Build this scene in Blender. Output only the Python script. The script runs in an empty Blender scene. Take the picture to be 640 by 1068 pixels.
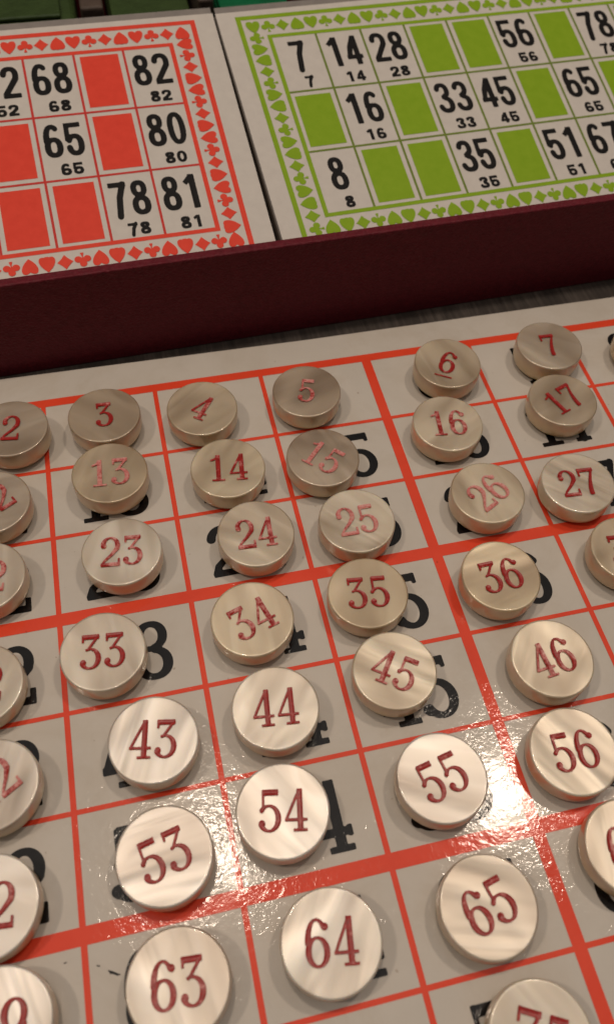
# Close-up of a numbers game: pearl counters on a red ruled number board, a maroon
# box behind it holding two bordered number cards.
# Board plane: u = one cell to the right, v = one cell width towards the viewer,
# height in the same unit; one unit is 30 mm.
import bpy, math, random
import numpy as np
from mathutils import Matrix, Vector

S = 0.03
rnd = random.Random(7)
scene = bpy.context.scene
col = scene.collection

def P(u, v, h=0.0):
    return (u * S, -v * S, h * S)

# ------------------------------------------------------------------ helpers
def link(name, verts, faces, mat, parent=None, smooth=False, mats=None):
    me = bpy.data.meshes.new(name)
    me.from_pydata([tuple(v) for v in verts], [], faces)
    if mats:
        for m in mats:
            me.materials.append(m)
    elif mat:
        me.materials.append(mat)
    if smooth:
        me.polygons.foreach_set('use_smooth', [True] * len(me.polygons))
    me.update()
    ob = bpy.data.objects.new(name, me)
    col.objects.link(ob)
    if parent:
        ob.parent = parent
    return ob

def tag(o, label=None, cat=None, group=None, kind=None):
    if label: o['label'] = label
    if cat: o['category'] = cat
    if group: o['group'] = group
    if kind: o['kind'] = kind
    return o

def thing(name, loc, label, cat, group=None):
    o = bpy.data.objects.new(name, None)
    o.empty_display_size = 0.01
    col.objects.link(o)
    o.location = loc
    return tag(o, label, cat, group)

class MB:
    """Collects faces of one mesh."""
    def __init__(self):
        self.v, self.f = [], []
    def add(self, verts, faces):
        k = len(self.v)
        self.v += [tuple(p) for p in verts]
        self.f += [tuple(i + k for i in f) for f in faces]
    def rect(self, x0, y0, x1, y1, z):            # x right, y up
        self.add([(x0, y0, z), (x1, y0, z), (x1, y1, z), (x0, y1, z)], [(0, 1, 2, 3)])
    def frame(self, x0, y0, x1, y1, w, z):        # centre line rectangle, width w
        a = w / 2
        o = [(x0 - a, y0 - a, z), (x1 + a, y0 - a, z), (x1 + a, y1 + a, z), (x0 - a, y1 + a, z)]
        i = [(x0 + a, y0 + a, z), (x1 - a, y0 + a, z), (x1 - a, y1 - a, z), (x0 + a, y1 - a, z)]
        self.add(o + i, [(0, 1, 5, 4), (1, 2, 6, 5), (2, 3, 7, 6), (3, 0, 4, 7)])
    def box(self, x0, y0, z0, x1, y1, z1):
        v = [(x, y, z) for z in (z0, z1) for y in (y0, y1) for x in (x0, x1)]
        self.add(v, [(0, 2, 3, 1), (4, 5, 7, 6), (0, 1, 5, 4), (1, 3, 7, 5), (3, 2, 6, 7), (2, 0, 4, 6)])
    def prism(self, outline, z0, z1):
        n = len(outline)
        v = [(x, y, z0) for x, y in outline] + [(x, y, z1) for x, y in outline]
        f = [tuple(range(n - 1, -1, -1)), tuple(range(n, 2 * n))]
        f += [(i, (i + 1) % n, n + (i + 1) % n, n + i) for i in range(n)]
        self.add(v, f)
    def build(self, name, mat, parent=None, smooth=False):
        return link(name, self.v, self.f, mat, parent, smooth)

def bevel(ob, w, seg=3):
    m = ob.modifiers.new('bevel', 'BEVEL')
    m.width = w; m.segments = seg; m.limit_method = 'ANGLE'; m.angle_limit = math.radians(40)
    return ob

# ------------------------------------------------------------------ materials
def newmat(name):
    m = bpy.data.materials.new(name)
    m.use_nodes = True
    nt = m.node_tree
    b = nt.nodes['Principled BSDF']
    return m, nt, b

def N(nt, typ, **kw):
    n = nt.nodes.new(typ)
    for k, v in kw.items():
        if hasattr(n, k) and k not in n.inputs:
            setattr(n, k, v)
        else:
            n.inputs[k].default_value = v
    return n

def coords(nt, scale=(1, 1, 1), rot=(0, 0, 0)):
    tc = N(nt, 'ShaderNodeTexCoord')
    mp = N(nt, 'ShaderNodeMapping')
    mp.inputs['Scale'].default_value = scale
    mp.inputs['Rotation'].default_value = rot
    nt.links.new(tc.outputs['Object'], mp.inputs['Vector'])
    return mp.outputs['Vector'], tc

def noise(nt, vec, scale, detail=3, rough=.5, dist=0):
    n = N(nt, 'ShaderNodeTexNoise')
    n.inputs['Scale'].default_value = scale
    n.inputs['Detail'].default_value = detail
    n.inputs['Roughness'].default_value = rough
    n.inputs['Distortion'].default_value = dist
    nt.links.new(vec, n.inputs['Vector'])
    return n.outputs['Fac']

def ramp(nt, fac, stops):
    r = N(nt, 'ShaderNodeValToRGB')
    e = r.color_ramp.elements
    while len(e) < len(stops):
        e.new(.5)
    for el, (p, c) in zip(e, stops):
        el.position = p
        el.color = (*c, 1) if len(c) == 3 else c
    nt.links.new(fac, r.inputs['Fac'])
    return r.outputs['Color']

def bumpnode(nt, height, strength, dist):
    b = N(nt, 'ShaderNodeBump')
    b.inputs['Strength'].default_value = strength
    b.inputs['Distance'].default_value = dist
    nt.links.new(height, b.inputs['Height'])
    return b.outputs['Normal']

def mathn(nt, op, a, b=None):
    n = N(nt, 'ShaderNodeMath', operation=op)
    for i, x in enumerate((a, b)):
        if x is None: continue
        if isinstance(x, (int, float)): n.inputs[i].default_value = x
        else: nt.links.new(x, n.inputs[i])
    return n.outputs[0]

def mixrgb(nt, fac, a, b, mode='MIX'):
    n = N(nt, 'ShaderNodeMix', data_type='RGBA', blend_type=mode)
    for s, x in ((0, fac), (6, a), (7, b)):
        if isinstance(x, (int, float)): n.inputs[s].default_value = x
        elif isinstance(x, tuple): n.inputs[s].default_value = (*x, 1)
        else: nt.links.new(x, n.inputs[s])
    return n.outputs[2]

BOARD_BUMP = None
def coated(name, stops, rough=.42):
    """Printed board surface under a crinkled varnish."""
    m, nt, b = newmat(name)
    vec, tc = coords(nt)
    big = noise(nt, vec, 60, 4, .6)
    dirt = ramp(nt, noise(nt, vec, 38, 6, .7, .6), [(.34, (.93, .91, .88)), (.52, (1, 1, 1))])
    speck = ramp(nt, noise(nt, vec, 640, 1, .4), [(.17, (.72, .67, .62)), (.22, (1, 1, 1))])
    nt.links.new(mixrgb(nt, 1.0, mixrgb(nt, 1.0, ramp(nt, big, stops), dirt, 'MULTIPLY'), speck, 'MULTIPLY'), b.inputs['Base Color'])
    b.inputs['Roughness'].default_value = rough
    # fine crinkle in the varnish, stronger in patches
    f1 = noise(nt, vec, 1900, 2, .5, .4)
    f2 = noise(nt, vec, 700, 2, .5, .7)
    pr = N(nt, 'ShaderNodeMapRange'); pr.inputs['From Min'].default_value = .36; pr.inputs['From Max'].default_value = .62
    nt.links.new(noise(nt, vec, 75, 3, .6), pr.inputs['Value'])
    patch = pr.outputs[0]
    h = mathn(nt, 'MULTIPLY', mathn(nt, 'ADD', mathn(nt, 'MULTIPLY', f1, .5), f2), mathn(nt, 'ADD', mathn(nt, 'MULTIPLY', patch, .75), .22))
    nrm = bumpnode(nt, h, 1.0, .000054)
    b.inputs['Coat Weight'].default_value = .85
    b.inputs['Coat Roughness'].default_value = .095
    b.inputs['Coat IOR'].default_value = 1.42
    b.inputs['Specular IOR Level'].default_value = .08
    nt.links.new(nrm, b.inputs['Coat Normal'])
    nt.links.new(bumpnode(nt, h, .15, .0001), b.inputs['Normal'])
    return m

M = {}
M['board_paper'] = coated('board_paper', [(.3, (.57, .53, .48)), (.7, (.615, .575, .525))])
M['board_red'] = coated('board_red', [(.3, (.78, .062, .026)), (.7, (.84, .082, .036))])
M['board_black'] = coated('board_black', [(.3, (.004, .004, .005)), (.7, (.007, .006, .007))])

def pearl():
    m, nt, b = newmat('mother_of_pearl')
    tc = N(nt, 'ShaderNodeTexCoord')
    oi = N(nt, 'ShaderNodeObjectInfo')
    ang = mathn(nt, 'MULTIPLY', oi.outputs['Random'], 20.0)
    vr = N(nt, 'ShaderNodeVectorRotate', rotation_type='Z_AXIS')
    nt.links.new(tc.outputs['Object'], vr.inputs['Vector'])
    nt.links.new(ang, vr.inputs['Angle'])
    off = N(nt, 'ShaderNodeVectorMath', operation='ADD')
    cmb = N(nt, 'ShaderNodeCombineXYZ')
    nt.links.new(mathn(nt, 'MULTIPLY', oi.outputs['Random'], 3.7), cmb.inputs[0])
    nt.links.new(mathn(nt, 'MULTIPLY', oi.outputs['Random'], 1.9), cmb.inputs[1])
    nt.links.new(vr.outputs['Vector'], off.inputs[0]); nt.links.new(cmb.outputs[0], off.inputs[1])
    mp = N(nt, 'ShaderNodeMapping')
    mp.inputs['Scale'].default_value = (1, .12, .6)
    nt.links.new(off.outputs[0], mp.inputs['Vector'])
    streak = noise(nt, mp.outputs['Vector'], 150, 1, .3, 2.2)       # silky bands
    mp2 = N(nt, 'ShaderNodeMapping')
    mp2.inputs['Scale'].default_value = (1, .45, .6)
    nt.links.new(off.outputs[0], mp2.inputs['Vector'])
    patch = noise(nt, mp2.outputs['Vector'], 70, 1, .4, 1.4)          # broad folds
    c1 = ramp(nt, patch, [(.26, (.44, .375, .32)), (.42, (.60, .545, .495)), (.54, (.71, .665, .62)), (.70, (.84, .805, .765))])
    c2 = ramp(nt, streak, [(.26, (.88, .86, .82)), (.50, (.965, .95, .93)), (.74, (1, 1, 1))])
    rr = mathn(nt, 'FRACT', mathn(nt, 'MULTIPLY', oi.outputs['Random'], 57.3))
    c = mixrgb(nt, mathn(nt, 'ADD', mathn(nt, 'MULTIPLY', mathn(nt, 'FRACT', mathn(nt, 'MULTIPLY', rr, 7.7)), .7), .2), c1, c2, 'MULTIPLY')
    warm = ramp(nt, rr, [(0, (1, .91, .74)), (.4, (1, .97, .90)), (.7, (.98, .95, .93)), (1, (.97, .97, .99))])
    c = mixrgb(nt, .35, c, warm, 'MULTIPLY')
    # tone set counter by counter: cream, smoky or silvery, smokiest in far rows
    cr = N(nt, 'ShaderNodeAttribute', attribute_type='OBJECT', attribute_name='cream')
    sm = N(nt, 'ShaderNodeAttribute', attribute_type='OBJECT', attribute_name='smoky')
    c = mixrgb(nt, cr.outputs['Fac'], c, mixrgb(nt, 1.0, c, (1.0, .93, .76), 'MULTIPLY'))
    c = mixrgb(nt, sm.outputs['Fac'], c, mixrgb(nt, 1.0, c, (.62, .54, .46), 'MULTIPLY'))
    # folds of the shell: bands that turn abruptly from dark to bright
    mp3 = N(nt, 'ShaderNodeMapping')
    mp3.inputs['Scale'].default_value = (1, .30, .6)
    mp3.inputs['Location'].default_value = (.31, .17, 0)
    nt.links.new(off.outputs[0], mp3.inputs['Vector'])
    fold = noise(nt, mp3.outputs['Vector'], 88, 1, .3, .9)
    fc = ramp(nt, fold, [(.28, (.86, .83, .79)), (.43, (.93, .91, .88)), (.47, (1.0, .99, .96)), (.55, (1, 1, 1)), (.60, (.89, .87, .83)), (.74, (.97, .95, .92))])
    c = mixrgb(nt, .9, c, fc, 'MULTIPLY')
    # the horn-coloured body below the pearl face
    sp = N(nt, 'ShaderNodeSeparateXYZ')
    nt.links.new(tc.outputs['Object'], sp.inputs[0])
    lay = N(nt, 'ShaderNodeMapRange')
    lay.inputs['From Min'].default_value = .13 * S
    lay.inputs['From Max'].default_value = .212 * S
    nt.links.new(sp.outputs['Z'], lay.inputs['Value'])
    body = mixrgb(nt, .5, (.62, .47, .265), mixrgb(nt, 1.0, (.74, .58, .35), c2, 'MULTIPLY'))
    c = mixrgb(nt, lay.outputs[0], body, c)
    nt.links.new(c, b.inputs['Base Color'])
    b.inputs['Roughness'].default_value = .34
    b.inputs['Specular IOR Level'].default_value = .9
    nt.links.new(mathn(nt, 'MULTIPLY', lay.outputs[0], .24), b.inputs['Metallic'])
    b.inputs['Subsurface Weight'].default_value = .5
    b.inputs['Subsurface Radius'].default_value = (1, .6, .3)
    b.inputs['Subsurface Scale'].default_value = .0038
    b.inputs['Coat Weight'].default_value = .5
    b.inputs['Coat Roughness'].default_value = .055
    hh = mathn(nt, 'ADD', mathn(nt, 'ADD', mathn(nt, 'MULTIPLY', streak, .15), mathn(nt, 'MULTIPLY', fold, .6)), patch)
    nt.links.new(bumpnode(nt, hh, .22, .0024), b.inputs['Normal'])
    return m
M['pearl'] = pearl()

def ink():
    m, nt, b = newmat('red_ink')
    tc = N(nt, 'ShaderNodeTexCoord')
    at = N(nt, 'ShaderNodeAttribute', attribute_type='OBJECT', attribute_name='wear')
    oi = N(nt, 'ShaderNodeObjectInfo')
    ad = N(nt, 'ShaderNodeVectorMath', operation='ADD')
    nt.links.new(tc.outputs['Object'], ad.inputs[0]); nt.links.new(oi.outputs['Random'], ad.inputs[1])
    n = noise(nt, ad.outputs[0], 420, 4, .65)
    n2 = noise(nt, ad.outputs[0], 1500, 2, .6)
    s = mathn(nt, 'ADD', mathn(nt, 'MULTIPLY', n2, .25), n)
    thr = mathn(nt, 'SUBTRACT', mathn(nt, 'ADD', s, mathn(nt, 'MULTIPLY', at.outputs['Fac'], .42)), .76)
    k = mathn(nt, 'MULTIPLY', thr, 5.0); 
    cl = N(nt, 'ShaderNodeClamp'); nt.links.new(k, cl.inputs[0])
    base = ramp(nt, n2, [(.3, (.26, .010, .010)), (.7, (.42, .022, .018))])
    worn = ramp(nt, n2, [(.3, (.62, .14, .14)), (.7, (.66, .34, .30))])
    nt.links.new(mixrgb(nt, cl.outputs[0], base, worn), b.inputs['Base Color'])
    b.inputs['Roughness'].default_value = .32
    b.inputs['Specular IOR Level'].default_value = .35
    return m
M['red_ink'] = ink()

def paper(name, c0, c1, rough=.5, scale=300, coat=.0, bump=.08):
    m, nt, b = newmat(name)
    vec, tc = coords(nt)
    n = noise(nt, vec, scale, 4, .6)
    nt.links.new(ramp(nt, n, [(.3, c0), (.7, c1)]), b.inputs['Base Color'])
    b.inputs['Roughness'].default_value = rough
    b.inputs['Coat Weight'].default_value = coat
    b.inputs['Specular IOR Level'].default_value = .15
    b.inputs['Coat Roughness'].default_value = .3
    nt.links.new(bumpnode(nt, n, bump, .0003), b.inputs['Normal'])
    return m
M['card_paper'] = paper('card_paper', (.62, .585, .555), (.67, .635, .60))
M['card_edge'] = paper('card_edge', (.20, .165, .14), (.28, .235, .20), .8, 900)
M['card_red'] = paper('card_red', (.78, .062, .036), (.84, .074, .044))
M['card_red_line'] = paper('card_red_line', (.58, .042, .036), (.64, .052, .044))
M['card_green'] = paper('card_green', (.235, .40, .012), (.265, .43, .018))
M['card_green_line'] = paper('card_green_line', (.155, .225, .030), (.18, .25, .04))
M['card_black'] = paper('card_black', (.005, .0045, .0055), (.009, .008, .009))
M['laminate'] = paper('laminate', (.23, .21, .20), (.28, .255, .24), .25, 200, .5)

def leatherette(name, c0, c1, scale, bump, rough=.5):
    m, nt, b = newmat(name)
    vec, tc = coords(nt)
    vo = N(nt, 'ShaderNodeTexVoronoi', feature='DISTANCE_TO_EDGE')
    vo.inputs['Scale'].default_value = scale
    nt.links.new(vec, vo.inputs['Vector'])
    n = noise(nt, vec, scale * .8, 4, .6)
    nt.links.new(ramp(nt, n, [(.3, c0), (.7, c1)]), b.inputs['Base Color'])
    b.inputs['Roughness'].default_value = rough
    b.inputs['Specular IOR Level'].default_value = .22
    h = mathn(nt, 'ADD', mathn(nt, 'MULTIPLY', vo.outputs['Distance'], 1.2), mathn(nt, 'MULTIPLY', n, .5))
    nt.links.new(bumpnode(nt, h, bump, .0005), b.inputs['Normal'])
    return m
M['maroon'] = leatherette('maroon_leatherette', (.105, .008, .016), (.155, .014, .026), 900, .5, .5)
M['maroon_in'] = leatherette('maroon_lining', (.05, .016, .016), (.07, .02, .02), 900, .3, .8)

def wood(name, c0, c1, c2):
    m, nt, b = newmat(name)
    vec, tc = coords(nt, (1, .06, 1))
    n = noise(nt, vec, 900, 5, .65, .3)
    vec2, _ = coords(nt, (1, .15, 1))
    n2 = noise(nt, vec2, 90, 3, .5, .5)
    s = mathn(nt, 'ADD', mathn(nt, 'MULTIPLY', n, .6), mathn(nt, 'MULTIPLY', n2, .4))
    nt.links.new(ramp(nt, s, [(.32, c0), (.5, c1), (.68, c2)]), b.inputs['Base Color'])
    b.inputs['Roughness'].default_value = .5
    nt.links.new(bumpnode(nt, s, .3, .0004), b.inputs['Normal'])
    return m
M['table'] = wood('dark_wood', (.014, .011, .010), (.036, .029, .025), (.085, .07, .062))

def plastic(name, c, rough=.3, trans=0):
    m, nt, b = newmat(name)
    vec, tc = coords(nt)
    n = noise(nt, vec, 160, 3, .6)
    nt.links.new(ramp(nt, n, [(.3, tuple(x * .7 for x in c)), (.7, c)]), b.inputs['Base Color'])
    b.inputs['Roughness'].default_value = rough
    nt.links.new(bumpnode(nt, n, .5, .0012), b.inputs['Normal'])
    return m
M['green_dark'] = plastic('dark_green_plastic', (.05, .085, .028), .14)
M['green_bright'] = plastic('bright_green_plastic', (.006, .15, .06), .14)
M['brown'] = plastic('brown_card', (.085, .058, .045), .6)

# ------------------------------------------------------------------ numerals
# every digit is a union of tapered strokes and slabs; its outline is cut from
# the distance field with marching squares so that no faces overlap.
def ell(cx, cy, rx, ry, a0, a1, T, t, n=40, e=2.0):
    pts = []
    for k in range(n + 1):
        a = math.radians(a0 + (a1 - a0) * k / n)
        c, s = math.cos(a), math.sin(a)
        x = math.copysign(abs(c) ** (2 / e), c); y = math.copysign(abs(s) ** (2 / e), s)
        pts.append((cx + rx * x, cy + ry * y, t + (T - t) * abs(c) ** 1.5))
    return ('s', pts)

def seg(*pts):
    return ('s', list(pts))

def slab(x0, y0, x1, y1, h):
    return ('b', (x0, y0, x1, y1, h))

def ball(x, y, r):
    return ('s', [(x, y, r), (x + 1e-4, y, r)])

def glyph(d, style):
    if style == 'ink':      # engraved counters: Clarendon with ball terminals
        T, t, w, sl, br, e = .073, .030, .58, .032, .084, 2.0
    elif style == 'board':  # printed on the board: heavier, even strokes, slab feet
        T, t, w, sl, br, e = .078, .052, .56, .045, 0, 2.1
    elif style == 'sans':   # big card numbers: bold condensed grotesque
        T, t, w, sl, br, e = .092, .072, .54, 0, 0, 2.4
    else:                   # small card numbers: bold extended grotesque
        T, t, w, sl, br, e = .150, .112, .88, 0, 0, 2.2
    serif = style in ('ink', 'board')
    m = w / 2
    g = []
    if d == '0':
        g.append(ell(m, .5, m - T, .5 - t, 0, 360, T, t, 60, e))
    elif d == '1':
        if serif:
            x = m + .02
            w1 = T * (1.0 if style == 'ink' else .95)
            g.append(slab(x, .0, x, .99, w1))
            g.append(slab(x - .21, sl, x + .21, sl, sl))
            g.append(seg((x, .93, t * 1.1), (x - .12, .83, t * 1.2), (x - .21, .80, t * 1.2)))
        else:
            x = w * .60
            g.append(slab(x, 0, x, 1, T * 1.05))
            g.append(slab(x - T * .4, .92, x - w * .42, .74, t * 1.0))
    elif d == '2':
        if serif:
            g.append(ell(m, .71, m - T, .29 - t, 165 if br else 172, -28, T, t, 40))
            g.append(seg((w - T * 1.15, .60, T * .95), (w * .55, .38, T * .66), (w * .22, .20, t * 1.2), (t * 1.3, .06, t * 1.1)))
            hb = .062
            g.append(slab(t * .4, hb, w - .02, hb, hb))
            g.append(slab(w - .035, 0, w - .035, .26, .033 if style == 'ink' else .045))
            if br: g.append(ball(br + .01, .70, br))
        else:
            g.append(ell(m, .72, m - T, .28 - t, 172, -25, T, t, 40, e))
            g.append(seg((w - T * 1.1, .61, T), (w * .45, .33, T * .95), (T * 1.1, t * 1.8, T * .95)))
            g.append(slab(.01, t, w, t, t))
    elif d == '3':
        if style == 'ink':
            g.append(slab(.05, .93, w - .05, .93, .068))
            g.append(slab(.075, 1.0, .075, .77, .032))
            g.append(seg((w - .085, .95, t * 1.3), (w * .42, .60, t * 1.2)))
            g.append(ell(m - .02, .305, m + .02 - T, .305 - t, 112, -150, T, t, 44))
            g.append(ball(br + .005, .20, br))
        else:
            k = e
            g.append(ell(m - .01, .745, m - .02 - T, .255 - t, 165, -80, T * .95, t, 40, k))
            g.append(ell(m - .01, .275, m + .01 - T, .275 - t, 82, -165, T, t, 40, k))
            g.append(slab(m - .09, .525, m + .02, .525, t * .9))
    elif d == '4':
        x = w * .68
        hh = t * 1.15 if serif else t
        g.append(slab(x, 0, x, 1.0 if serif else 1.0, T))
        g.append(slab(.0, .27, w, .27, hh))
        g.append(seg((x - T * .25, .985 - t, t * 1.15), (.5 * x, .60, t * 1.25), (t * 1.3, .28, t * 1.15)))
        if serif:
            g.append(slab(x - .18, sl, x + .18, sl, sl))
            if style == 'board': g.append(slab(w - .02, .19, w - .02, .35, .035))
    elif d == '5':
        if serif:
            g.append(slab(.10, .925, w - .06, .925, .072))
            if style == 'board': g.append(slab(w - .085, 1.0, w - .085, .80, .035))
            g.append(slab(.125, .97, .125, .50, t * 1.15))
            g.append(ell(m - .02, .32, m + .02 - T, .32 - t, 140, -150, T, t, 44))
            if br: g.append(ball(br + .005, .20, br))
            else: g.append(seg((.04, .17, T), (.06, .15, T)))
        else:
            g.append(slab(.10 * w, 1 - t, w * .93, 1 - t, t))
            g.append(slab(.17 * w, 1, .13 * w, .46, T * .8))
            g.append(ell(m, .33, m - T, .33 - t, 150, -165, T, t, 44, e))
    elif d in '69':
        P6 = [ell(m, .315 - (0 if serif else .01), m - T, .315 - t - (0 if serif else .01), 0, 360, T, t, 56, e),
              ell(m + (.0 if serif else 0), .5, m - T, .5 - t, 180, 42 if serif else 55, T, t, 44, e)]
        if br: P6.append(ball(w - br - .005, .815, br * .95))
        if d == '9':
            Q = []
            for k, p in P6:
                Q.append((k, [(w - x, 1 - y, r) for x, y, r in p]))
            P6 = Q
        g += P6
    elif d == '7':
        if serif:
            g.append(slab(.03, .925, w - .01, .925, .070))
            g.append(slab(.062, 1.0, .062, .70, .034))
            g.append(seg((w - .05, .95, t * 1.2), (w * .64, .55, T * .7), (w * .50, .25, T * .95), (w * .47, .06, T * 1.05)))
            g.append(slab(w * .47 - T * 1.05, .05, w * .47 + T * 1.05, .05, .05))
            if style == 'board': g.append(slab(w * .47 - .15, sl, w * .47 + .15, sl, sl))
        else:
            g.append(slab(.02, 1 - t, w, 1 - t, t))
            g.append(seg((w - T, .93, T), (w * .56, .55, T), (w * .42, .02, T)))
    elif d == '8':
        g.append(ell(m, .755, m - .03 - T, .245 - t, 0, 360, T * .95, t, 52, e))
        g.append(ell(m, .28, m - T, .28 - t, 0, 360, T, t, 52, e))
    return g, w

def sdf(g, X, Y):
    D = np.full(X.shape, 9.0)
    for k, p in g:
        if k == 's':
            for (x0, y0, r0), (x1, y1, r1) in zip(p[:-1], p[1:]):
                dx, dy = x1 - x0, y1 - y0
                L = dx * dx + dy * dy + 1e-12
                u = np.clip(((X - x0) * dx + (Y - y0) * dy) / L, 0, 1)
                D = np.minimum(D, np.hypot(X - x0 - u * dx, Y - y0 - u * dy) - (r0 + (r1 - r0) * u))
        else:
            x0, y0, x1, y1, h = p
            L = math.hypot(x1 - x0, y1 - y0) + 1e-9
            ax, ay = (x1 - x0) / L, (y1 - y0) / L
            if L < 1e-6: ax, ay = 1, 0
            cx, cy = (x0 + x1) / 2, (y0 + y1) / 2
            a = np.abs((X - cx) * ax + (Y - cy) * ay) - L / 2
            b = np.abs(-(X - cx) * ay + (Y - cy) * ax) - h
            D = np.minimum(D, np.where((a > 0) & (b > 0), np.hypot(np.maximum(a, 0), np.maximum(b, 0)), np.maximum(a, b)))
    return D

CACHE = {}
def digit_mesh(d, style):
    """verts (x,y,depth inside) and faces for a digit of height 1."""
    key = (d, style)
    if key in CACHE: return CACHE[key]
    g, w = glyph(d, style)
    res = {'ink': 46, 'board': 46, 'sans': 34, 'small': 30}[style]
    st = 1.0 / res
    xs = np.arange(-.12, w + .12, st); ys = np.arange(-.12, 1.12, st)
    X, Y = np.meshgrid(xs, ys)
    D = sdf(g, X, Y) + 1e-5
    verts, faces, vid = [], [], {}
    def corner(i, j):
        k = ('c', i, j)
        if k not in vid:
            vid[k] = len(verts); verts.append((X[j, i], Y[j, i], -D[j, i]))
        return vid[k]
    def edge(i0, j0, i1, j1):
        k = ('e', min((i0, j0), (i1, j1)), max((i0, j0), (i1, j1)))
        if k not in vid:
            a, b = D[j0, i0], D[j1, i1]
            u = a / (a - b)
            vid[k] = len(verts)
            verts.append((X[j0, i0] + u * (X[j1, i1] - X[j0, i0]), Y[j0, i0] + u * (Y[j1, i1] - Y[j0, i0]), 0.0))
        return vid[k]
    nx, ny = len(xs), len(ys)
    ins = D < 0
    for j in range(ny - 1):
        for i in range(nx - 1):
            q = [(i, j), (i + 1, j), (i + 1, j + 1), (i, j + 1)]
            s = [ins[b, a] for a, b in q]
            if not any(s): continue
            poly = []
            for k in range(4):
                a, b = q[k], q[(k + 1) % 4]
                if s[k]: poly.append(corner(*a))
                if s[k] != s[(k + 1) % 4]: poly.append(edge(*a, *b))
            if len(poly) >= 3: faces.append(tuple(poly))
    CACHE[key] = (np.array(verts), faces, w)
    return CACHE[key]

def number_mesh(text, style, height, gap, narrow=1.0):
    """Centre of the text at the origin; returns verts (x,y,depth), faces, width."""
    V, F, x = [], [], 0.0
    for ch in text:
        v, f, w = digit_mesh(ch, style)
        k = sum(len(a) for a in V)
        vv = v * height
        vv[:, 0] *= narrow
        vv[:, 0] += x
        V.append(vv); F += [tuple(i + k for i in p) for p in f]
        x += (w * narrow + gap) * height
    x -= gap * height
    V = np.concatenate(V)
    V[:, 0] -= x / 2
    V[:, 1] -= height / 2
    return V, F, x

# ------------------------------------------------------------------ setting
Z_TABLE = -.06
m = MB()
m.rect(-40 * S, -30 * S, 45 * S, 45 * S, Z_TABLE * S)
tag(m.build('table_top', M['table']), kind='structure')

# ------------------------------------------------------------------ number board
U = [0.0171, 1.0086, 2.0, 2.9914, 3.9684, 4.9867, 6.0174, 7.0072, 7.997, 8.987, 9.977]
V = [0.0, .7564, 1.4452, 2.1850, 2.9326, 3.6290, 4.3781, 5.1177, 5.8573, 6.62]
BU0, BU1, BV0, BV1 = -.42, 10.42, None, 6.98
board = thing('number_board', P(5, 3.3, 0),
              'white number board ruled in red lying on the dark wooden table under the counters', 'game board')
def bl(u, v, h=0):          # board-local coordinates
    return ((u - 5) * S, -(v - 3.3) * S, h * S)
edge = [(BU0, -.40), (1.635, -.378), (4.5, -.345), (6.9, -.352), (BU1, -.35), (BU1, BV1), (BU0, BV1)]
m = MB()
m.prism([bl(u, v)[:2] for u, v in edge][::-1], -.06 * S, 0)
ob = m.build('board_panel', M['board_paper'], board)
bevel(ob, .012 * S, 2)

LZ = .0025 * S
hw = {0: .043, 3: .052, 6: .054, 9: .043}
vw = {0: .044, 5: .044, 10: .044}
m = MB()
def brect(u0, v0, u1, v1):
    a = bl(u0, v1); b_ = bl(u1, v0)
    m.rect(a[0], a[1], b_[0], b_[1], LZ)
for j in range(10):
    w = hw.get(j, .017)
    brect(U[0] - .044, V[j] - w, U[10] + .044, V[j] + w)
for i in range(11):
    w = vw.get(i, .020)
    for j in range(9):
        brect(U[i] - w, V[j] + hw.get(j, .017), U[i] + w, V[j + 1] - hw.get(j + 1, .017))
m.build('ruled_lines', M['board_red'], board)

for r in range(9):
    for c in range(10):
        n = 10 * r + c + 1
        vv, ff, w = number_mesh(str(n), 'board', .475, .10)
        cu = (U[c] + U[c + 1]) / 2 + .005
        cv = (V[r] + V[r + 1]) / 2 + (.012 if r else .005)
        o = bl(cu, cv)
        vs = [(x * S, y * S, 0) for x, y, _ in vv]
        ob = link('printed_number', vs, ff, M['board_black'], board)
        ob.location = (o[0], o[1], LZ + .0012 * S)

# small ink scuffs on the board near the lower left
m = MB()
for (u, v, L, a, wd) in ((2.075, 4.56, .03, -20, .008), (2.165, 4.62, .075, -28, .016), (1.885, 4.50, .022, 10, .007), (2.29, 4.66, .03, 60, .010)):
    ca, sa = math.cos(math.radians(a)), math.sin(math.radians(a))
    pts = []
    for k in range(12):
        t = 2 * math.pi * k / 12
        rr = 1 + .35 * rnd.uniform(-1, 1)
        x, y = L / 2 * math.cos(t) * rr, wd / 2 * math.sin(t) * rr
        q = bl(u, v)
        pts.append((q[0] + (x * ca - y * sa) * S, q[1] + (x * sa + y * ca) * S, LZ + .002 * S))
    m.add(pts, [tuple(range(12))])
m.build('scuff_mark', M['board_black'], board)

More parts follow.
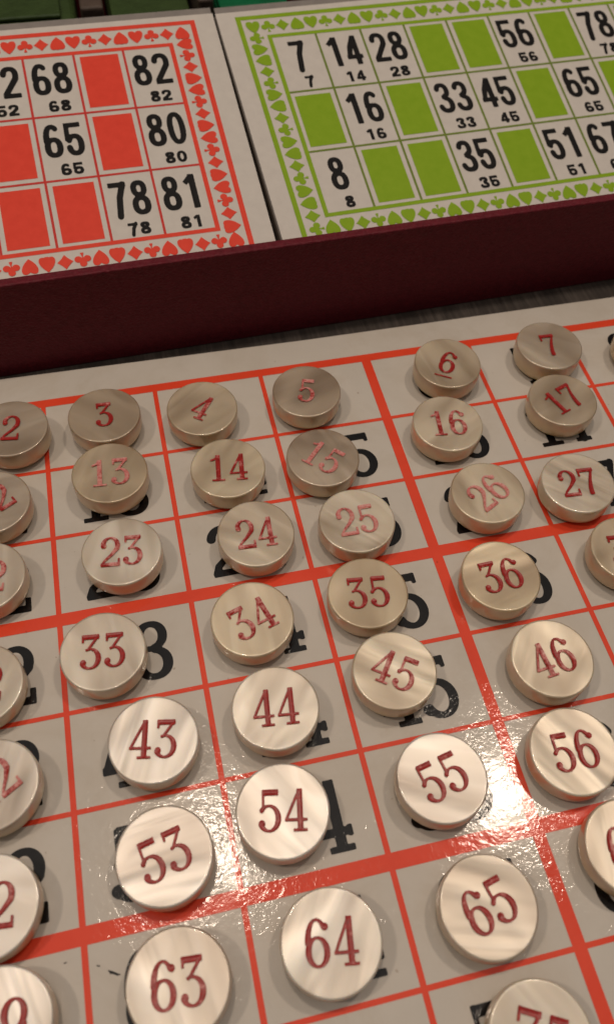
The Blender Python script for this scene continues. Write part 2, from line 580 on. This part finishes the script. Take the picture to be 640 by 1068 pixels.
# ------------------------------------------------------------------ counters
TR, TH = .305, .22
prof = [(0, TH - .004), (TR * .55, TH - .003), (TR - .04, TH - .001), (TR - .016, TH), (TR - .0125, TH), (TR - .0085, TH - .0012), (TR - .005, TH - .0032), (TR - .002, TH - .0065), (TR - .0003, TH - .0105), (TR, TH - .015)]
prof += [(TR, TH * .72), (TR, TH * .5)]
for k in range(1, 8):
    a = math.pi / 2 * k / 7
    prof.append((TR - .065 + .065 * math.cos(a), .10 - .10 * math.sin(a)))
prof.append((0, 0))
NS = 72
def tile_mesh():
    v, f = [], []
    rings = []
    for (r, z) in prof:
        if r == 0:
            rings.append([len(v)]); v.append((0, 0, z * S))
        else:
            rings.append(list(range(len(v), len(v) + NS)))
            v += [(r * S * math.cos(2 * math.pi * k / NS), r * S * math.sin(2 * math.pi * k / NS), z * S) for k in range(NS)]
    for a, b_ in zip(rings[:-1], rings[1:]):
        for k in range(NS):
            k2 = (k + 1) % NS
            if len(a) == 1: f.append((a[0], b_[k], b_[k2]))
            elif len(b_) == 1: f.append((a[k2], a[k], b_[0]))
            else: f.append((a[k], b_[k], b_[k2], a[k2]))
    return v, f
tv, tf = tile_mesh()
tile_me = None

TILES = {'2': (1.763, 0.431, -7.5), '3': (2.535, 0.424, -1.6), '13': (2.521, 1.05, -3.6), '12': (1.58, 1.15, 29.3), '4': (3.366, 0.497, -35.8),
 '14': (3.471, 1.181, -6.9), '5': (4.301, 0.485, -17.3), '15': (4.266, 1.227, -44.0), '24': (3.574, 1.853, -2.6), '25': (4.382, 1.898, -0.4),
 '23': (2.538, 1.805, -5.9), '22': (1.516, 1.823, -8.4), '33': (2.321, 2.612, -5.6), '32': (1.461, 2.676, -5.9), '34': (3.409, 2.575, 17.7),
 '35': (4.301, 2.539, -6.6), '45': (4.323, 3.181, -35.7), '44': (3.435, 3.277, -6.6), '43': (2.586, 3.32, -10.2), '42': (1.535, 3.4, 31.3),
 '26': (5.508, 1.855, 27.7), '27': (6.293, 1.901, -4.0), '36': (5.338, 2.612, 1.4), '37': (6.417, 2.595, -5.3), '6': (5.638, 0.406, -30.7),
 '7': (6.652, 0.376, -2.1), '8': (7.597, 0.512, 3.1), '16': (5.415, 1.081, -7.4), '17': (6.523, 1.021, 20.1), '46': (5.464, 3.334, 6.0),
 '56': (5.356, 3.999, -2.8), '55': (4.414, 3.981, 12.1), '54': (3.339, 3.963, -10.4), '53': (2.563, 4.066, 12.6), '52': (1.489, 4.124, -5.0),
 '63': (2.55, 4.78, -4.5), '64': (3.464, 4.763, -8.6), '65': (4.454, 4.789, 13.0), '66': (5.474, 4.662, -4.8), '62': (1.54, 4.761, 172.1),
 '75': (4.509, 5.509, -27.6)}
WEAR = {'13': .75, '15': .85, '23': .55, '25': .8, '26': .85, '22': .8, '34': .5, '45': .5, '46': .5, '5': .6, '4': .4, '42': .6,
        '24': .55, '16': .5, '14': .3, '63': .25, '66': .4, '12': .4, '56': .2}
WHERE = {
 '2': 'cream pearl counter stamped with red 2, left of counter 3 in the farthest row',
 '12': 'cream pearl counter half cut by the left photo edge, left of counter 13',
 '22': 'pearl counter with a faded pink 2, cut by the left edge beside counter 23',
 '32': 'streaky pearl counter at the left photo edge, directly left of counter 33',
 '42': 'pearl counter at the left photo edge with tilted faded 2, left of counter 43',
 '52': 'pearl counter at the left photo edge with upright red 2, left of counter 53',
 '62': 'pearl counter in the lower left corner with upside down red digits, left of counter 63',
 '8': 'cream pearl counter mostly outside the right photo edge, right of counter 7',
 '37': 'cream pearl counter showing only its red 3, right of counter 36',
 '66': 'pearl counter showing only a red 6 at the right photo edge, below counter 56',
 '75': 'pearl counter cut by the bottom photo edge with tilted red digits, below counter 65',
 '6': 'cream pearl counter with a red 6 underlined by a short dash, left of counter 7',
 '15': 'greyish pearl counter with a faded red 15 turned clockwise, below counter 5',
 '5': 'greyish pearl counter with a single red 5, between counters 4 and 6',
 '4': 'cream pearl counter with a single tilted red 4, between counters 3 and 5',
 '3': 'two toned pearl counter with a single red 3, between counters 2 and 4',
 '7': 'cream pearl counter with a single red 7, just behind counter 17',
 '45': 'cream pearl counter with red 45 turned clockwise, in front of counter 35',
 '53': 'bright shining pearl counter with dark red 53, in front of counter 43',
 '26': 'cream pearl counter with worn red 26 tilted upwards, right of counter 25',
}
INKSCALE = .266
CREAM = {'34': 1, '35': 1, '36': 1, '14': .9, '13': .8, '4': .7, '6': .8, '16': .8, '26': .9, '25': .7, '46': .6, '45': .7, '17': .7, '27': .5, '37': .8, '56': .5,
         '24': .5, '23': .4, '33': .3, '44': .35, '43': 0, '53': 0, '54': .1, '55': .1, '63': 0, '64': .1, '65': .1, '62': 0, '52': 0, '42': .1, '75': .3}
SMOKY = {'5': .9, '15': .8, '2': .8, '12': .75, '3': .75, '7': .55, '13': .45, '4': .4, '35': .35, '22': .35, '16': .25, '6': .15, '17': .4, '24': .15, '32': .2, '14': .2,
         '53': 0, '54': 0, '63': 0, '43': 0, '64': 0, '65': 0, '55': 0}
for n, (u, v, ang) in TILES.items():
    t = thing('pearl_counter', P(u, v, LZ / S + .006), WHERE.get(n, 'cream pearl counter stamped with the number %s in red' % n), 'counter',
              'numbered pearl counters on the board')
    t.scale = (rnd.uniform(.99, 1.008), rnd.uniform(.99, 1.008), rnd.uniform(.93, 1.03))
    t.rotation_euler = (math.radians(rnd.uniform(-.7, .7)), math.radians(rnd.uniform(-.7, .7)), math.radians(ang))
    if tile_me is None:
        disc = link('disc', tv, tf, M['pearl'], t, True)
        tile_me = disc.data
        sharp = None
    else:
        disc = bpy.data.objects.new('disc', tile_me)
        col.objects.link(disc); disc.parent = t
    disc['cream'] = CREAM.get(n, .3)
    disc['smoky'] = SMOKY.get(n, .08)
    vv, ff, w = number_mesh(n, 'ink', INKSCALE, .085, .95)
    k = 0.0
    vs = [(x * S, y * S, (TH + .0056 - min(d, .024) * .20) * S) for x, y, d in vv]
    if n == '6':
        b0 = len(vs)
        hz = (TH + .003) * S
        vs += [(-.085 * S, -.185 * S, hz), (.075 * S, -.185 * S, hz), (.075 * S, -.170 * S, hz), (-.085 * S, -.170 * S, hz)]
        ff = ff + [(b0, b0 + 1, b0 + 2, b0 + 3)]
    num = link('numeral', vs, ff, M['red_ink'], t, True)
    num['wear'] = float(WEAR.get(n, .12))

# ------------------------------------------------------------------ box
def wv(u):                      # outer face of the near wall
    return -.455 - .032 * (u - 1.64)
H1 = .97
XL, XR, YF = -2.2, 10.9, -6.3
box = thing('game_box', P(4.5, -.55, Z_TABLE), 'dark maroon leatherette box with low walls holding two number cards, behind the board', 'box')
def bx(u, v):
    return ((u - 4.5) * S, -(v + .55) * S)
def wall(name, quad, z0, z1, mat):
    m = MB()
    m.prism([bx(*q) for q in quad], z0 * S, z1 * S)
    ob = m.build(name, mat, box)
    bevel(ob, .014 * S, 3)
    return ob
TW = .095
g0 = .012
wall('front_wall', [(XL, wv(XL)), (XR, wv(XR)), (XR, wv(XR) - TW), (XL, wv(XL) - TW)], .0, H1 - Z_TABLE, M['maroon'])
wall('back_wall', [(XL, YF + TW), (XR, YF + TW), (XR, YF), (XL, YF)], .0, H1 - Z_TABLE, M['maroon'])
wall('side_wall', [(XL, wv(XL) - TW - g0 * .2), (XL + TW, wv(XL) - TW - .005), (XL + TW, YF + TW + .003), (XL, YF + TW + .003)], 0, H1 - Z_TABLE - .003, M['maroon'])
wall('side_wall', [(XR - TW, wv(XR) - TW - .003), (XR, wv(XR) - TW - .003), (XR, YF + TW + .003), (XR - TW, YF + TW + .003)], 0, H1 - Z_TABLE - .003, M['maroon'])
m = MB()
m.prism([bx(*q) for q in [(XL + TW + .004, wv(XL) - TW - .01), (XR - TW - .004, wv(XR) - TW - .01), (XR - TW - .004, YF + TW + .006), (XL + TW + .004, YF + TW + .006)]], .004 * S, .08 * S)
m.build('box_floor', M['maroon_in'], box)
# ledges across the box floor that carry the tilted card stacks
for (v0, v1, zt) in ((-3.62, -3.50, 1.03), (-1.30, -1.18, .42)):
    m = MB()
    m.prism([bx(*q) for q in [(XL + TW + .006, v0), (XL + TW + .006, v1), (XR - TW - .006, v1), (XR - TW - .006, v0)]], .083 * S, (zt - Z_TABLE) * S)
    m.build('card_ledge', M['maroon_in'], box)
# thin brown partition between the compartments at the far side
for (u0, u1) in ((2.90, 3.14), (4.13, 4.30)):
    m = MB()
    a, b_ = bx(u0, -4.12), bx(u1, -5.9)
    m.box(a[0], a[1], .09 * S, b_[0], b_[1], 1.42 * S)
    bevel(m.build('partition', M['brown'], box), .03 * S)

# green plastic trays in the far compartments of the box
def tray(u0, u1, v0, v1, h, mat, label):
    t = thing('token_tray', P((u0 + u1) / 2, (v0 + v1) / 2, .03), label, 'tray', 'green plastic trays at the far side of the box')
    m = MB()
    x, y = (u1 - u0) / 2 * S, (v1 - v0) / 2 * S
    m.box(-x, -abs(y), 0, x, abs(y), h * S)
    bevel(m.build('tray_body', mat, t), .10 * S, 5)
    m = MB()
    m.box(-x * .93, -abs(y) * .9, h * S + .002 * S, x * .93, abs(y) * .9, h * S + .05 * S)
    bevel(m.build('lid', mat, t), .022 * S, 3)
tray(-1.9, 2.86, -4.10, -5.9, 1.20, M['green_dark'], 'long dark green plastic tray at the far left, behind the red bordered card')
tray(3.18, 4.09, -4.10, -5.9, 1.12, M['green_dark'], 'blackish green small tray between the two brown partitions behind the red card')
tray(4.34, 5.15, -4.05, -5.9, 1.18, M['green_bright'], 'bright emerald green tray behind the top left corner of the green card')

# ------------------------------------------------------------------ number cards
CS = .49
ASP = 1.5424813
POSE = {'red': ([[0.99911, 0.03597, -0.02192], [-0.04041, 0.9655, -0.25724], [0.01191, 0.2579, 0.9661]], [-0.66694, -3.22566, -1.33869]),
        'green': ([[0.99852, 0.04972, -0.02192], [-0.05369, 0.96485, -0.25724], [0.00836, 0.25804, 0.9661]], [4.76694, -3.43913, -1.27224])}
F3 = Matrix(((1, 0, 0), (0, -1, 0), (0, 0, -1)))
NUMS = {'red': {(5, 0): '52', (6, 0): '68', (8, 0): '82', (6, 1): '65', (8, 1): '80', (7, 2): '78', (8, 2): '81'},
        'green': {(0, 0): '7', (1, 0): '14', (2, 0): '28', (5, 0): '56', (7, 0): '78', (1, 1): '16', (3, 1): '33', (4, 1): '45', (6, 1): '65',
                  (0, 2): '8', (3, 2): '35', (5, 2): '51', (6, 2): '67'}}
C0, C1, R0_, R1_ = -1.0, 10.03, -.76, 3 * ASP + .90     # paper extent in cells
CT = .055                                               # card thickness, units

def suit_pts(k):
    if k == 3:      # diamond, slightly hollow sides
        pts = []
        for q in range(4):
            a0, a1 = q * math.pi / 2, (q + 1) * math.pi / 2
            p0 = (math.cos(a0) * .92, math.sin(a0)); p1 = (math.cos(a1) * .92, math.sin(a1))
            for s in (0, .33, .66):
                x = p0[0] + (p1[0] - p0[0]) * s; y = p0[1] + (p1[1] - p0[1]) * s
                c = 1 - .16 * math.sin(math.pi * s)
                pts.append((x * c, y * c))
        return pts
    return None

def suit_mesh(k):
    """0 spade, 1 heart, 2 club, 3 diamond; size about +-1."""
    if ('suit', k) in CACHE: return CACHE[('suit', k)]
    res = 15
    st = 1.0 / res
    xs = np.arange(-1.25, 1.26, st); X, Y = np.meshgrid(xs, xs)
    def circ(x, y, r): return np.hypot(X - x, Y - y) - r
    def heart(sgn):
        y = Y * sgn
        xx, yy = X / 1.05, y * .95 + .18
        return (np.hypot(xx, yy * 1.02 - np.abs(xx) ** .75 * .72) - .86) * .8
    if k == 0:
        D = np.minimum(heart(-1.0), np.maximum(np.abs(X) - (.07 + np.maximum(0, -.55 - Y) * .35), np.abs(Y + .65) - .35))
    elif k == 1:
        D = heart(1.0)
    elif k == 2:
        D = np.minimum(np.minimum(circ(0, .50, .40), circ(-.50, -.12, .42)), circ(.50, -.12, .42))
        D = np.minimum(D, circ(0, .05, .27))
        D = np.minimum(D, np.maximum(np.abs(X) - (.07 + np.maximum(0, -.5 - Y) * .3), np.abs(Y + .55) - .42))
    else:
        D = (np.abs(X / .92) ** .86 + np.abs(Y) ** .86 - 1) * .6
    D = D + 1e-5
    verts, faces, vid = [], [], {}
    def cid(i, j):
        if (i, j) not in vid: vid[(i, j)] = len(verts); verts.append((X[j, i], Y[j, i]))
        return vid[(i, j)]
    def eid(a, b):
        kk = (min(a, b), max(a, b))
        if kk not in vid:
            d0, d1 = D[a[1], a[0]], D[b[1], b[0]]; u = d0 / (d0 - d1)
            vid[kk] = len(verts)
            verts.append((X[a[1], a[0]] + u * (X[b[1], b[0]] - X[a[1], a[0]]), Y[a[1], a[0]] + u * (Y[b[1], b[0]] - Y[a[1], a[0]])))
        return vid[kk]
    for j in range(len(xs) - 1):
        for i in range(len(xs) - 1):
            q = [(i, j), (i + 1, j), (i + 1, j + 1), (i, j + 1)]
            s = [D[b, a] < 0 for a, b in q]
            if not any(s): continue
            poly = []
            for n_ in range(4):
                if s[n_]: poly.append(cid(*q[n_]))
                if s[n_] != s[(n_ + 1) % 4]: poly.append(eid(q[n_], q[(n_ + 1) % 4]))
            if len(poly) > 2: faces.append(tuple(poly))
    CACHE[('suit', k)] = (verts, faces)
    return CACHE[('suit', k)]

def make_card(kind, label):
    Rm, tr = POSE[kind]
    R = F3 @ Matrix(Rm) @ F3
    root = thing('number_card', P(tr[0], tr[1], -tr[2]), label, 'card')
    root.rotation_euler = R.to_euler()
    q = CS * S
    line, fill = M['card_%s_line' % kind], M['card_%s' % kind]
    X = lambda c: c * q
    Y = lambda r: -r * q
    m = MB(); m.box(X(C0), Y(R1_), -CT * S, X(C1), Y(R0_), 0)
    m.build('card_stock', M['card_paper'], root)
    m = MB(); m.box(X(C0) + .0002, Y(R0_) + .00002, -CT * .9 * S, X(C1) - .0002, Y(R0_ - .19), -.012 * S)
    m.build('laminate_margin', M['laminate'], root)
    z1, z2 = .0022 * S, .0036 * S
    o = .56
    m = MB()
    m.frame(X(-o), Y(3 * ASP + o), X(9 + o), Y(-o), .105 * q, z1)
    m.build('outer_frame', fill, root)
    a = .045
    m = MB()
    m.frame(X(0), Y(3 * ASP), X(9), Y(0), .09 * q, z1)
    m.build('inner_frame', fill, root)
    m = MB()
    lw = .024
    for r in (1, 2):
        m.rect(X(a), Y(r * ASP + lw), X(9 - a), Y(r * ASP - lw), z1)
    for c in range(1, 9):
        for r in range(3):
            m.rect(X(c - lw), Y((r + 1) * ASP - (lw if r < 2 else a)), X(c + lw), Y(r * ASP + (lw if r else a)), z1)
    m.build('grid_lines', line, root)
    # suits along the border, clockwise
    m = MB()
    hs = o / 2 + .0
    x0, x1, y0, y1 = -.285, 9.285, -.285, 3 * ASP + .285
    nt_, nr_ = 30, 17
    start = 2 if kind == 'red' else 1
    pos = []
    for k in range(nt_): pos.append((x0 + (x1 - x0) * k / nt_, y0, 0))
    for k in range(nr_): pos.append((x1, y0 + (y1 - y0) * k / nr_, -90))
    for k in range(nt_): pos.append((x1 - (x1 - x0) * k / nt_, y1, 180))
    for k in range(nr_): pos.append((x0, y1 - (y1 - y0) * k / nr_, 90))
    for k, (cx, cy, an) in enumerate(pos):
        if k in (nt_,): an = 0
        if k == nt_ + nr_: an = 180
        sv, sf = suit_mesh((start + k) % 4)
        ca, sa = math.cos(math.radians(an)), math.sin(math.radians(an))
        sc = .164 * q
        m.add([(X(cx) + (x * ca - y * sa) * sc, Y(cy) + (x * sa + y * ca) * sc, z2 if k % 2 else z2 + .0008 * S) for x, y in sv], sf)
    m.build('suit_border', fill, root)
    for r in range(3):
        for c in range(9):
            n = NUMS[kind].get((c, r))
            if n is None:
                if kind == 'green' and c == 8 and r != 1: pass
                i = .115
                m = MB(); m.rect(X(c + i), Y((r + 1) * ASP - i), X(c + 1 - i), Y(r * ASP + i), z1)
                m.build('blank_square', fill, root)
            else:
                vv, ff, w = number_mesh(n, 'sans', .80, .07, .81)
                ob = link('large_number', [(x * q, y * q, 0) for x, y, _ in vv], ff, M['card_black'], root)
                ob.location = (X(c + .49), Y(r * ASP + .60), z1)
                vv, ff, w = number_mesh(n, 'small', .275, .13, .80)
                ob = link('small_number', [(x * q, y * q, 0) for x, y, _ in vv], ff, M['card_black'], root)
                ob.location = (X(c + .55), Y(r * ASP + 1.30), z1)
    # plain cards of the same stack lying beneath
    for k in range(3):
        sub = thing('stacked_card', root.matrix_basis @ Vector(((.004 * rnd.uniform(-1, 1)) * S, .01 * rnd.uniform(-1, 1) * S, -(CT * 1.03 * (k + 1) + .002) * S)),
                    'card lying beneath the %s bordered number card in the same stack' % kind, 'card', 'cards beneath the %s card' % kind)
        sub.rotation_euler = root.rotation_euler
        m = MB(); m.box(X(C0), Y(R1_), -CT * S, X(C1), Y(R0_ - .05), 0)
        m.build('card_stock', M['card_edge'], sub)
    return root
make_card('red', 'number card with a red suit border and red squares, left in the maroon box')
make_card('green', 'number card with a green suit border and green squares, right in the maroon box')

# ------------------------------------------------------------------ light
w = bpy.data.worlds.new('World'); scene.world = w; w.use_nodes = True
bg = w.node_tree.nodes['Background']
wt = w.node_tree
wtc = N(wt, 'ShaderNodeTexCoord'); wsp = N(wt, 'ShaderNodeSeparateXYZ')
wt.links.new(wtc.outputs['Generated'], wsp.inputs[0])
wt.links.new(ramp(wt, wsp.outputs['Z'], [(.0, (.018, .014, .011)), (.50, (.035, .029, .024)), (.72, (.13, .112, .098)), (.88, (.34, .31, .285)), (1.0, (.48, .445, .415))]), bg.inputs['Color'])
bg.inputs['Strength'].default_value = 1.0
def lamp(name, u, v, h, power, size, color):
    l = bpy.data.lights.new(name, 'POINT')
    l.energy = power; l.shadow_soft_size = size * S; l.color = color
    o = bpy.data.objects.new(name, l); col.objects.link(o); o.location = P(u, v, h)
    return o
warm = (1, .825, .655)
lamp('lamp_bulb', 1.6, -4.4, 40, 10.0, 1.3, warm)
lamp('lamp_bulb', 18.0, -3.9, 40, 9.8, 1.3, warm)
lamp('lamp_bulb', -16.0, 2.0, 38, 9.5, 1.3, warm)

# ------------------------------------------------------------------ camera
cam = bpy.data.cameras.new('Camera'); co = bpy.data.objects.new('Camera', cam); col.objects.link(co)
Rc = Matrix(((0.9736453, 0.1667537, -0.1555896), (-0.2247819, 0.8170198, -0.5309912), (0.038575, 0.5519708, 0.8329707)))
mw = Rc.to_4x4()
mw.translation = Vector((2.9772404 * S, -5.27177152 * S, 5.75820587 * S))
co.matrix_world = mw
cam.sensor_fit = 'VERTICAL'
cam.sensor_height = 32.0
cam.lens = 867.5378 / 1068 * 32.0
cam.clip_start = .005; cam.clip_end = 50
cam.dof.use_dof = True
cam.dof.focus_distance = 6.6 * S
cam.dof.aperture_fstop = 16
scene.camera = co

scene.view_settings.view_transform = 'Standard'
scene.view_settings.look = 'None'
scene.view_settings.exposure = 0
scene.view_settings.gamma = 1
